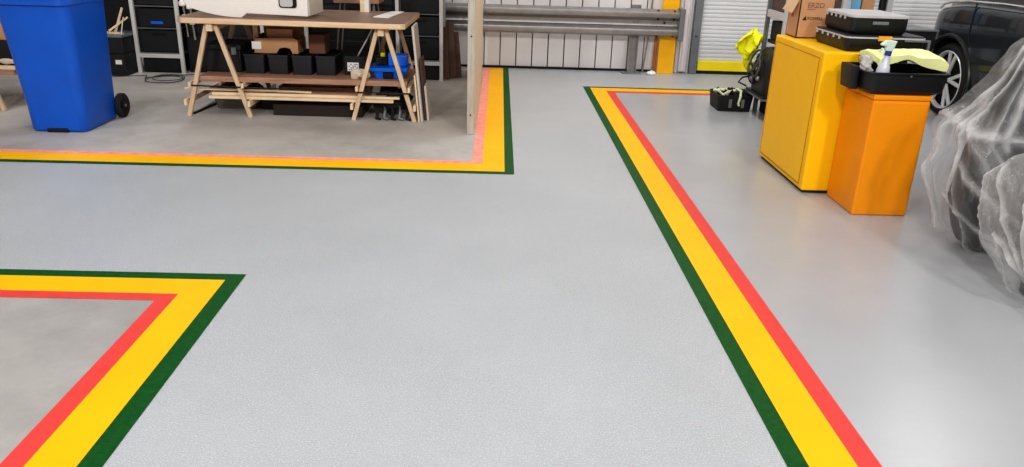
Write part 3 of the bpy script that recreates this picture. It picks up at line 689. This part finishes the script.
# spray bottle
sb = thing('spray_bottle', 'clear spray bottle with pale green trigger head standing in the black tray', 'bottle', (2.245, 4.5, .757))
bx_, by_ = 2.215, 4.47
def shrink(bm): bm.transform(Matrix.Translation((bx_, by_, .775)) @ Matrix.Scale(.88, 4) @ Matrix.Translation((-bx_, -by_, -.757))); return bm
bm = nb(); lathe(bm, [(.03, .757), (.04, .762), (.042, .80), (.042, .86), (.036, .885), (.024, .91), (.018, .945), (.018, .955)], (bx_, by_, 0), 'z', 20); rot_bm(bm, (bx_, by_, .757), ry=.10); shrink(bm); obj('bottle_body', bm, m_bottle, sb, smooth=True)
bm = nb(); lathe(bm, [(.021, .953), (.021, .982)], (bx_, by_, 0), 'z', 16); rot_bm(bm, (bx_, by_, .757), ry=.10); shrink(bm); obj('collar', bm, m_bluer, sb, smooth=True, label='blue collar')
bm = nb(); prism(bm, [(bx_-.02, .982), (bx_+.028, .982), (bx_+.034, 1.0), (bx_+.04, 1.03), (bx_+.045, 1.05), (bx_-.022, 1.05), (bx_-.055, 1.022), (bx_-.05, 1.012), (bx_-.018, 1.012)], 'y', by_-.016, by_+.016)
rot_bm(bm, (bx_, by_, .757), ry=.06); shrink(bm); obj('trigger_head', bm, m_trig, sb, bevel=.005)
bm = nb(); beam(bm, (bx_-.02, by_, 1.0), (bx_-.035, by_, .975), .012, .008); shrink(bm); obj('trigger', bm, m_trig, sb)
# plastic bag lump
bm = nb(); bmesh.ops.create_icosphere(bm, subdivisions=4, radius=.055); bm.transform(Matrix.Diagonal((.6, .7, 1.1, 1))); disp(bm, .03, 18, 2)
mz = min(v.co.z for v in bm.verts); bm.transform(Matrix.Translation((2.155, 4.56, .872))); tag(obj('plastic_bag', bm, m_bag, smooth=True), 'crumpled clear plastic bag in the black tray beside the spray bottle', 'bag')
# folded hi-vis garment: thick draped slab with an arch
hv = nb()
def hz(u, v):   # u along x 0..1 ; v depth 0..1
    k = max(0, (u-.5)/.5); k = k*k*(3-2*k)
    zt = .945 + .010*math.sin(u*3.0) - .06*max(0, u-.86)*5*.6 + .005*math.sin(7*u+3*v)
    zl = .888 + .036*math.exp(-((u-.40)/.17)**2) - .026*k
    return zt, zl
nu, nv = 26, 8
top = [[None]*(nv+1) for _ in range(nu+1)]; botm = [[None]*(nv+1) for _ in range(nu+1)]
for i in range(nu+1):
    for j in range(nv+1):
        u, v = i/nu, j/nv; zt, zl = hz(u, v)
        e = math.sin(PI*min(1, max(0, v)))**.5
        zc = (zt+zl)/2 + .01*v; hh = (zt-zl)/2*(.55+.45*e)*(1 if .03 < u < .97 else .6)
        x = 2.195+.41*u; y = 4.47+.27*v + .012*math.sin(9*u)
        nn = .008*noise.fractal(Vector((x*9, y*9, 1)), .7, 2, 3)
        fz = zl if v == 0 else zc-hh
        top[i][j] = hv.verts.new((x, y, zc+hh+nn)); botm[i][j] = hv.verts.new((x, y+.01, min(fz, zc-hh)+nn*.5))
for i in range(nu):
    for j in range(nv):
        hv.faces.new((top[i][j], top[i+1][j], top[i+1][j+1], top[i][j+1])); hv.faces.new((botm[i][j], botm[i][j+1], botm[i+1][j+1], botm[i+1][j]))
    hv.faces.new((top[i][0], botm[i][0], botm[i+1][0], top[i+1][0])); hv.faces.new((top[i][nv], top[i+1][nv], botm[i+1][nv], botm[i][nv]))
for j in range(nv):
    hv.faces.new((top[0][j], top[0][j+1], botm[0][j+1], botm[0][j])); hv.faces.new((top[nu][j], botm[nu][j], botm[nu][j+1], top[nu][j+1]))
tag(obj('folded_vest', hv, m_hivp, smooth=True), 'pale yellow-green hi-vis garment folded across the black tray', 'vest')

# ------------------------------------------------------------------ trolley behind the cabinet
tl = thing('tool_trolley', 'grey framed trolley with white top rail behind the yellow cabinet', 'trolley', (2.75, 7.2, 0))
for x in (2.51, 3.0):
    for y in (6.95, 7.42):
        bm = nb(); box(bm, x-.017, x+.017, y-.017, y+.017, 0, 1.25); obj('upright', bm, m_grey if y > 7 and x < 2.6 else m_trim, tl)
bm = nb(); box(bm, 2.40, 3.03, 6.93, 7.44, .205, .225); obj('lower_shelf', bm, m_blk, tl)
bm = nb(); box(bm, 2.395, 3.03, 6.925, 7.45, .185, .204); obj('shelf_edge', bm, m_grey, tl)
bm = nb(); box(bm, 2.495, 2.52, 6.95, 7.42, .89, .955); box(bm, 2.52, 3.0, 7.40, 7.42, .89, .955); obj('top_rail', bm, m_trim, tl)
bm = nb(); box(bm, 2.53, 2.98, 6.97, 7.40, .66, .69); obj('middle_shelf', bm, m_blk, tl)
bm = nb(); box(bm, 2.54, 2.98, 7.0, 7.38, .691, .86); tag(obj('black_box', bm, m_blk2, bevel=.01), 'black box on the trolley middle shelf beneath the white rail', 'box')
bm = nb(); box(bm, 2.56, 2.98, 6.98, 7.38, 1.0, 1.22); 
bm.free()
bm = nb(); box(bm, 2.525, 2.99, 6.97, 7.40, .957, 1.2); tag(obj('brown_carton', bm, M('dark_brown_carton', (84, 70, 62), .7), bevel=.004), 'dark brown box on top of the grey trolley', 'box')
bm = nb(); box(bm, 2.54, 2.98, 6.98, 7.39, .002, .18); tag(obj('black_box', bm, m_blk2, bevel=.01), 'black box on the floor beneath the trolley lower shelf', 'box')
# machine with hoses on the lower shelf
mc = thing('vacuum_machine', 'black machine with looped hoses on the trolley lower shelf', 'machine', (2.6, 7.15, .226))
bm = nb(); loft(bm, [sec(2.42, 2.92, 6.98, 7.39, .05, .227), sec(2.41, 2.95, 6.98, 7.39, .06, .40), sec(2.43, 2.9, 6.98, 7.39, .06, .54), sec(2.5, 2.85, 7.0, 7.36, .06, .62)]); obj('machine_body', bm, m_blk, mc, smooth=True)
for c, r_, ph in (((2.385, 7.25, .50), .10, .3), ((2.38, 7.16, .45), .08, 1.1), ((2.385, 7.30, .38), .09, 2.0)):
    pts = [(c[0]+.4*r_*math.cos(ph)*math.sin(a), c[1]+r_*math.cos(a), c[2]+r_*math.sin(a)) for a in (2*PI*k/24 for k in range(24))]
    bm = nb(); tube(bm, pts, .010, 6, True); obj('hose', bm, m_cable if ph < 1.5 else m_blk, mc, smooth=True)
for p in ((2.395, 7.2, .44), (2.395, 7.12, .36), (2.395, 7.30, .33)):
    bm = nb(); bmesh.ops.create_icosphere(bm, subdivisions=2, radius=.022); bm.transform(Matrix.Translation(p)); obj('fitting', bm, m_galv, mc, smooth=True)
bm = nb(); tube(bm, [(2.41, 7.3, .36), (2.34, 7.4, .32), (2.32, 7.44, .27), (2.40, 7.43, .235)], .008); obj('hose', bm, m_blk, mc)
# hi-vis vest hanging on the trolley
bm = nb()
nu, nv = 14, 22
cols = []
for i in range(nu+1):
    row = []
    for j in range(nv+1):
        u, v = i/nu, j/nv
        w = .06+.13*math.sin(PI*min(1, v*1.05+.12))**.8
        z = .73-.32*v + .03*math.sin(6*u+2*v)
        x = 2.485 - .11*math.sin(PI*(v*.8+.05)) + (u-.5)*w*1.3
        y = 7.50 - .06*math.cos(u*PI*3+v*2) + .03*math.sin(11*u*v+3)
        p = Vector((x, y, z)); p += Vector((1, 1, .6))*.035*noise.fractal(p*11, .7, 2, 4); row.append(bm.verts.new(p))
    cols.append(row)
for i in range(nu):
    for j in range(nv): bm.faces.new((cols[i][j], cols[i+1][j], cols[i+1][j+1], cols[i][j+1]))
v = obj('hanging_vest', bm, m_hiy, smooth=True); v.modifiers.new('s', 'SOLIDIFY').thickness = .012
tag(v, 'bright yellow hi-vis vest hanging on the corner of the grey trolley', 'vest')
# tool tray on floor
tt = thing('tool_tray', 'black open tool tray full of straps on the painted floor', 'tray', (2.28, 7.5, 0))
def opencrate(bm, x0, x1, y0, y1, z0, z1, tp, th):
    loft(bm, [sec(x0+tp, x1-tp, y0+tp, y1-tp, .02, z0), sec(x0, x1, y0, y1, .02, z1), sec(x0+th, x1-th, y0+th, y1-th, .015, z1), sec(x0+tp+th, x1-tp-th, y0+tp+th, y1-tp-th, .015, z0+.015)])
bm = nb(); opencrate(bm, 2.115, 2.455, 7.33, 7.68, 0.001, .155, .015, .012); obj('tray_body', bm, m_rub, tt, smooth=True)
for x in (2.22, 2.34):
    bm = nb(); box(bm, x, x+.03, 7.323, 7.334, .04, .12); obj('clip', bm, m_grey, tt)
for k in range(7):
    random.seed(20+k); x = 2.16+random.random()*.24; y = 7.4+random.random()*.2
    pts = [(x+.07*math.cos(a*2.2+k), y+.05*math.sin(a*1.7+k), .13+.05*math.sin(a*3+k)**2) for a in [j*.35 for j in range(9)]]
    bm = nb(); tube(bm, pts, .014, 6); tag(obj('webbing_strap', bm, m_ropew if k % 3 == 1 else m_cloth, smooth=True), 'pale green strap bundled in the black floor tray' if k % 3 == 1 else 'black strap bundled in the black floor tray', 'strap', 'pale straps in the floor tray' if k % 3 == 1 else 'black straps in the floor tray')
bm = nb(); tube(bm, [(2.33, 7.5, .19), (2.34, 7.38, .19), (2.325, 7.322, .15), (2.31, 7.318, .08), (2.32, 7.315, .06)], .012, 6); tag(obj('webbing_strap', bm, m_ropew, smooth=True), 'pale green strap draped over the front edge of the floor tray', 'strap')

# ------------------------------------------------------------------ shelf far right, bench
sh = thing('storage_shelf', 'white framed storage shelf in front of the shutter', 'shelf', (3.6, 8.5, 0))
for x in (3.25, 3.585, 4.02):
    for y in (8.22, 8.68):
        bm = nb(); box(bm, x-.028, x+.028, y-.015, y+.015, 0, 1.5); obj('upright', bm, m_trim, sh)
for z in (.4, .86):
    bm = nb(); box(bm, 3.22, 4.04, 8.2, 8.7, z-.03, z); obj('shelf_deck', bm, m_blk2, sh)
bm = nb(); box(bm, 3.29, 3.54, 8.24, 8.66, .861, 1.15); tag(obj('dark_carton', bm, M('dark_brown_box', (74, 58, 54), .7), bevel=.004), 'dark brown box on the white framed shelf', 'box')
bm = nb(); box(bm, 3.63, 3.73, 8.24, 8.6, .861, 1.2); tag(obj('blue_panel', bm, m_skyb, bevel=.003), 'pale blue folder standing on the white framed shelf', 'folder')
bm = nb(); box(bm, 3.745, 3.875, 8.24, 8.6, .861, 1.15); tag(obj('cardboard_box', bm, m_card, bevel=.004), 'plain cardboard box beside the pale blue folder', 'box')
bm = nb(); box(bm, 3.93, 3.985, 8.21, 8.28, .861, 1.2); tag(obj('black_canister', bm, m_blk, bevel=.012), 'slim black canister at the end of the white framed shelf', 'canister')
bn = thing('workbench', 'low black workbench with grey top edge between cabinets and car', 'bench', (3.85, 7.5, 0))
bm = nb(); box(bm, 3.3, 4.24, 7.62, 8.1, .64, .775); obj('bench_body', bm, m_blk2, bn)
bm = nb(); box(bm, 3.28, 4.25, 7.60, 8.12, .776, .79); obj('bench_top', bm, m_grey, bn)
for x in (3.34, 4.2):
    for y in (7.66, 8.06):
        bm = nb(); box(bm, x-.03, x+.03, y-.03, y+.03, 0, .64); obj('leg', bm, m_blk2, bn)

# ------------------------------------------------------------------ the car
car = thing('car', 'dark slate car with alloy wheels parked behind the wrapped parts', 'car', (5.2, 5.8, 0))
def carsec(y, xl, xr, zl, zh, tuck):
    # cross-section in XZ at depth y, from the lower near side over the top
    cx = (xl+xr)/2
    P = [(xl+.07, zl), (xl+.02, zl+.06), (xl, zl+.25), (xl+.0, zl+.45), (xl+.005, zh-.12), (xl+.015, zh-.03), (xl+.10, zh), (cx, zh+.02)]
    P = P + [(2*cx-a, b) for a, b in P[-2::-1]]
    return [(a, y, b) for a, b in P]
bm = nb()
SEC = [(3.55, 4.75, .32, .78), (3.62, 4.55, .28, .90), (3.85, 4.40, .24, .98), (4.3, 4.32, .22, 1.04), (5.2, 4.305, .22, 1.07), (6.4, 4.30, .22, 1.09), (7.0, 4.30, .22, 1.085),
       (7.3, 4.30, .22, 1.08), (7.5, 4.305, .23, 1.065), (7.75, 4.32, .26, 1.03), (7.92, 4.36, .30, 1.0), (8.04, 4.44, .34, .95), (8.11, 4.58, .40, .88), (8.13, 4.80, .48, .78)]
loft(bm, [carsec(y, xl, 10.4-xl, zl, zh, 0) for y, xl, zl, zh in SEC])
body = obj('body', bm, m_car, car, smooth=False)
sd = body.modifiers.new('sub', 'SUBSURF'); sd.levels = 2; sd.render_levels = 2
WH = [(7.45, .345), (4.45, .345)]
cut = nb()
for wy, wr in WH:
    lathe(cut, [(.405, 3.9), (.405, 4.72)], (0, wy, wr), 'x', 48); lathe(cut, [(.405, 5.68), (.405, 6.5)], (0, wy, wr), 'x', 48)
bmesh.ops.recalc_face_normals(cut, faces=cut.faces)
cme = bpy.data.meshes.new('cutter'); cut.to_mesh(cme); cut.free(); co = bpy.data.objects.new('cutter', cme); C.objects.link(co)
bo = body.modifiers.new('bool', 'BOOLEAN'); bo.operation = 'DIFFERENCE'; bo.object = co; bo.solver = 'EXACT'
bpy.context.view_layer.update()
dg = bpy.context.evaluated_depsgraph_get(); nm = bpy.data.meshes.new_from_object(body.evaluated_get(dg))
body.modifiers.clear(); body.data = nm; bpy.data.objects.remove(co)
nm.materials.clear(); nm.materials.append(m_car)
for p in nm.polygons: p.use_smooth = True
nm.set_sharp_from_angle(angle=R(35))
# greenhouse
def ghsec(y, xl, zl, zh):
    cx = 5.2; P = [(xl, zl), (xl+.06, zl+.12), (xl+.17, zh-.06), (xl+.30, zh), (cx, zh+.03)]
    P = P + [(2*cx-a, b) for a, b in P[-2::-1]]; return [(a, y, b) for a, b in P]
bm = nb(); loft(bm, [ghsec(4.7, 4.40, 1.0, 1.06), ghsec(5.3, 4.36, 1.03, 1.5), ghsec(6.0, 4.345, 1.04, 1.62), ghsec(7.0, 4.35, 1.04, 1.60), ghsec(7.5, 4.36, 1.02, 1.52), ghsec(7.82, 4.42, .98, 1.25), ghsec(7.95, 4.5, .96, 1.02)])
obj('windows', bm, m_glass, car, smooth=True)
bm = nb(); tube(bm, [(4.36, 7.86, .985), (4.335, 7.76, 1.03), (4.322, 7.6, 1.062), (4.315, 7.3, 1.085), (4.312, 6.8, 1.10), (4.312, 6.3, 1.10), (4.318, 5.4, 1.085)], .012, 8); obj('chrome_strip', bm, m_chrome, car, smooth=True)
bm = nb(); tube(bm, [(4.318, 7.20, 1.08), (4.304, 7.195, .95), (4.299, 7.19, .80), (4.299, 7.14, .70)], .006, 6); obj('door_seam', bm, m_seam, car)
bm = nb(); tube(bm, [(4.31, 6.1, 1.06), (4.296, 6.1, .8), (4.298, 6.1, .4)], .006, 6); obj('door_seam', bm, m_seam, car)
for wy, wr in WH:
    bm = nb(); pts = [(4.304, wy+.415*math.cos(a), wr+.415*math.sin(a)) for a in (R(-15)+R(210)*k/28 for k in range(29))]
    tube(bm, pts, .022, 8); obj('arch_moulding', bm, M('arch_black', (30, 33, 36), .35), car, smooth=True)
def wheel(wy, xo, s):
    w = bpy.data.objects.new('wheel', None)
    bm = nb(); prof = [(.275, .02), (.30, .0), (.33, .01), (.345, .04), (.345, .19), (.33, .22), (.27, .22)]
    lathe(bm, [(r, xo+s*h) for r, h in prof], (0, wy, .345), 'x', 40, cap=False); t = obj('wheel', bm, m_tyre, car, smooth=True)
    bm = nb(); lathe(bm, [(.278, xo+s*.012), (.272, xo+s*.006), (.262, xo+s*.012), (.255, xo+s*.05)], (0, wy, .345), 'x', 40, cap=False); obj('rim', bm, m_alloy, t, smooth=True)
    bm = nb(); lathe(bm, [(.26, xo+s*.075), (.26, xo+s*.08)], (0, wy, .345), 'x', 32); obj('hub_plate', bm, m_seam, t)
    bm = nb(); lathe(bm, [(.05, xo+s*.03), (.035, xo+s*.015), (.01, xo+s*.013)], (0, wy, .345), 'x', 16); obj('hub_cap', bm, m_seam, t, smooth=True)
    for k in range(5):
        for da in (-.2, .2):
            a = 2*PI*k/5 + .5
            p = Vector((xo+s*.03, wy+.045*math.cos(a), .345+.045*math.sin(a))); q = Vector((xo+s*.02, wy+.262*math.cos(a+da), .345+.262*math.sin(a+da)))
            bm = nb(); beam(bm, p, q, .034, .02, (1, 0, 0)); obj('spoke', bm, m_alloy, t, bevel=.003)
for wy, wr in WH:
    wheel(wy, 4.305, 1); wheel(wy, 6.095, -1)

# ------------------------------------------------------------------ wrapped parts
def interp(tab, z):
    for (a, va), (b, vb) in zip(tab, tab[1:]):
        if z <= b:
            t = (z-a)/(b-a); t = t*t*(3-2*t)*.6+t*.4
            return [p+(q-p)*t for p, q in zip(va, vb)]
    return tab[-1][1]
def wrapsheet(name, tab, zmax, mat, label, amp, seed, creases, nz=72, n=320):
    """tab: z -> (x0,x1,y0,y1) outline of the draped film at each height; creases: extra folds as (s0, z0, s1, z1, width)"""
    bm = nb(); secs = []; folds = []
    rnd = random.Random(int(seed*10))
    def ridge(q, sharp): return max(0., 1-abs(2.4*noise.noise(q)))**sharp
    for i in range(nz+1):
        z = zmax*i/nz; x0, x1, y0, y1 = interp(tab, z)
        rr = min(.07, (y1-y0)*.4, (x1-x0)*.4); base = rrect(x0, x1, y0, y1, rr, n//4-1)
        # even spacing along the outline
        P = [Vector((x, y, 0)) for x, y in base]; P.append(P[0]); Ls = [0]
        for a, b in zip(P, P[1:]): Ls.append(Ls[-1]+(b-a).length)
        ring = []; fr = []; j = 0; m = len(base)
        cx, cy = (x0+x1)/2, (y0+y1)/2
        for k in range(m):
            t = Ls[-1]*k/m
            while Ls[j+1] < t: j += 1
            w = (t-Ls[j])/max(1e-9, Ls[j+1]-Ls[j]); p = P[j].lerp(P[j+1], w); tg = (P[j+1]-P[j]).normalized(); d = Vector((tg.y, -tg.x, 0))
            u = k/m
            f1 = ridge(Vector((math.cos(2*PI*u)*2.6+seed+z*.5, math.sin(2*PI*u)*2.6, z*.9)), 9)
            f2 = ridge(Vector((math.cos(2*PI*u)*5+seed+9+z*2.2, math.sin(2*PI*u)*5-z*1.2, z*1.6)), 12)*.5
            f3 = 0.
            for (s0, z0, s1, z1, wd) in creases:
                a = Vector((s0, z0)); b = Vector((s1, z1)); q = Vector((u*4.2, z)); ab = b-a; tt = max(0, min(1, (q-a).dot(ab)/ab.dot(ab)))
                dd = (q-(a+ab*tt)).length; f3 = max(f3, math.exp(-(dd/wd)**2))
            lo = noise.fractal(Vector((p.x*3.5+seed, p.y*3.5+z*1.5, z*1.8)), .8, 2, 3)
            pp = Vector((p.x, p.y, z)) + d*(amp*(.6*lo+.35*f1+.2*f2+.35*f3-.2))*(.3+.7*min(1, (zmax-z)/.2))
            ring.append(pp); fr.append(min(1, .7*f1+.6*f2+.8*f3))
        secs.append([Vector((q.x, q.y, max(.004, q.z))) for q in ring]); folds += fr
    x0, x1, y0, y1 = interp(tab, zmax); last = folds[-len(secs[0]):]
    for f in (.6, .2):
        secs.append([Vector(((x0+x1)/2+(q.x-(x0+x1)/2)*f, (y0+y1)/2+(q.y-(y0+y1)/2)*f, zmax+.03*(1-f)+.01*noise.noise(q*9))) for q in secs[nz]]); folds += last
    loft(bm, secs, False, True)
    bm.verts.index_update()
    o = obj(name, bm, mat, smooth=True)
    for p in o.data.polygons: p.use_smooth = True
    at = o.data.attributes.new('fold', 'FLOAT', 'POINT')
    for k, v in enumerate(folds): at.data[k].value = v
    return tag(o, label, 'plastic sheet')
T1 = [(0, (2.54, 3.75, 3.70, 4.12)), (.08, (2.47, 3.75, 3.66, 4.14)), (.38, (2.37, 3.75, 3.64, 4.14)), (.5, (2.38, 3.75, 3.66, 4.12)), (.65, (2.335, 3.75, 3.68, 4.10)), (.80, (2.44, 3.72, 3.72, 4.08)), (.94, (2.53, 3.70, 3.77, 4.04)), (1.07, (2.585, 3.66, 3.81, 4.0)), (1.12, (2.63, 3.6, 3.86, 3.97))]
wrapsheet('plastic_sheet', T1, 1.12, m_film, 'clear plastic sheet draped over the large dark part beside the orange cabinet', .05, 1.7, [(1.75, .72, 2.75, .62, .022), (2.15, 1.1, 1.72, .45, .02), (2.2, 1.1, 1.95, .35, .016), (2.3, 1.1, 2.35, .62, .03), (2.05, .5, 2.6, .12, .018), (1.9, .3, 2.5, .05, .016), (1.6, .65, 1.75, .1, .03), (2.4, .95, 2.9, .8, .02)])
T2 = [(0, (2.50, 3.3, 3.05, 3.42)), (.1, (2.42, 3.3, 3.02, 3.46)), (.24, (2.34, 3.3, 3.02, 3.5)), (.4, (2.29, 3.3, 3.03, 3.5)), (.53, (2.285, 3.3, 3.06, 3.5)), (.63, (2.36, 3.25, 3.12, 3.45)), (.70, (2.46, 3.2, 3.18, 3.4))]
wrapsheet('plastic_sheet', T2, .70, m_film2, 'milky crumpled plastic sheet over the smaller part nearest the walkway', .05, 5.1, [(1.7, .6, 2.1, .2, .02), (2.0, .66, 2.6, .45, .025), (1.8, .3, 2.4, .05, .02), (2.1, .5, 2.15, .1, .02), (2.4, .6, 2.3, .2, .02)])
def wrapin(label, tab, zmax, inset, name):
    bm = nb(); secs = []
    for i in range(15):
        z = .012+ (zmax-.012)*i/14; x0, x1, y0, y1 = tab(z); secs.append(sec(x0, x1, y0, y1, .06, z))
    loft(bm, secs); return tag(obj(name, bm, m_wrapin, smooth=True), label, 'car part')
bm = nb(); prism(bm, [(2.58, .012), (2.53, .10), (2.47, .28), (2.50, .55), (2.62, .97), (2.70, 1.04), (3.55, 1.06), (3.55, .012)], 'y', 3.80, 4.0)
tag(obj('dark_car_part', bm, m_wrapin, bevel=.03, seg=3), 'large dark grey car panel under clear plastic sheet', 'car part')
wrapin('smaller dark grey part inside the milky plastic', lambda z: (2.52+.25*max(0, z-.4), 3.15, 3.16, 3.36), .64, .05, 'dark_car_part')

# ------------------------------------------------------------------ lights
def area(name, loc, sx, sy, power, col=(1, .985, .97), rot=(0, 0, 0)):
    l = bpy.data.lights.new(name, 'AREA'); l.shape = 'RECTANGLE'; l.size = sx; l.size_y = sy; l.energy = power; l.color = col
    o = bpy.data.objects.new(name, l); C.objects.link(o); o.location = loc; o.rotation_euler = rot
    return o
for x, y, z, p, tilt in ((-3.0, 8.3, 4.3, 48, 0), (1.45, 7.8, 4.25, 62, 0), (5.2, 7.6, 4.3, 46, 0), (-3.6, 4.2, 5.2, 40, 0), (.9, 4.0, 5.2, 26, 0), (5.0, 4.0, 5.2, 30, 0), (-3.2, -1.8, 4.6, 170, 1.1), (0, -1.8, 4.6, 150, 1.1), (3.2, -1.8, 4.6, 150, 1.1)):  # tilted front row is unseen fill, added to brighten upright faces
    area('ceiling_and_fill_lamp', (x, y, z), .35, 1.9 if not tilt else .6, p, rot=(tilt, 0, 0))
w = bpy.data.worlds.new('world'); SC.world = w; w.use_nodes = True
w.node_tree.nodes['Background'].inputs[0].default_value = (.93, .96, 1, 1); w.node_tree.nodes['Background'].inputs[1].default_value = .30

# ------------------------------------------------------------------ camera
fwd = Vector((.02326312, .93219614, -.36120517)); rt = Vector((.99945343, -.01319717, .03030979)); dn = Vector((.02348778, -.36171285, -.93199364))
cam = bpy.data.cameras.new('camera'); co = bpy.data.objects.new('camera', cam); C.objects.link(co)
m = Matrix.Identity(4)
for i in range(3):
    m[i][0] = rt[i]; m[i][1] = -dn[i]; m[i][2] = -fwd[i]
m[2][3] = 1.53
co.matrix_world = m
cam.sensor_width = 36; cam.lens = 772/1024*36; cam.clip_start = .05
SC.camera = co
SC.view_settings.view_transform = 'Standard'; SC.view_settings.look = 'Medium High Contrast'; SC.view_settings.exposure = -.09
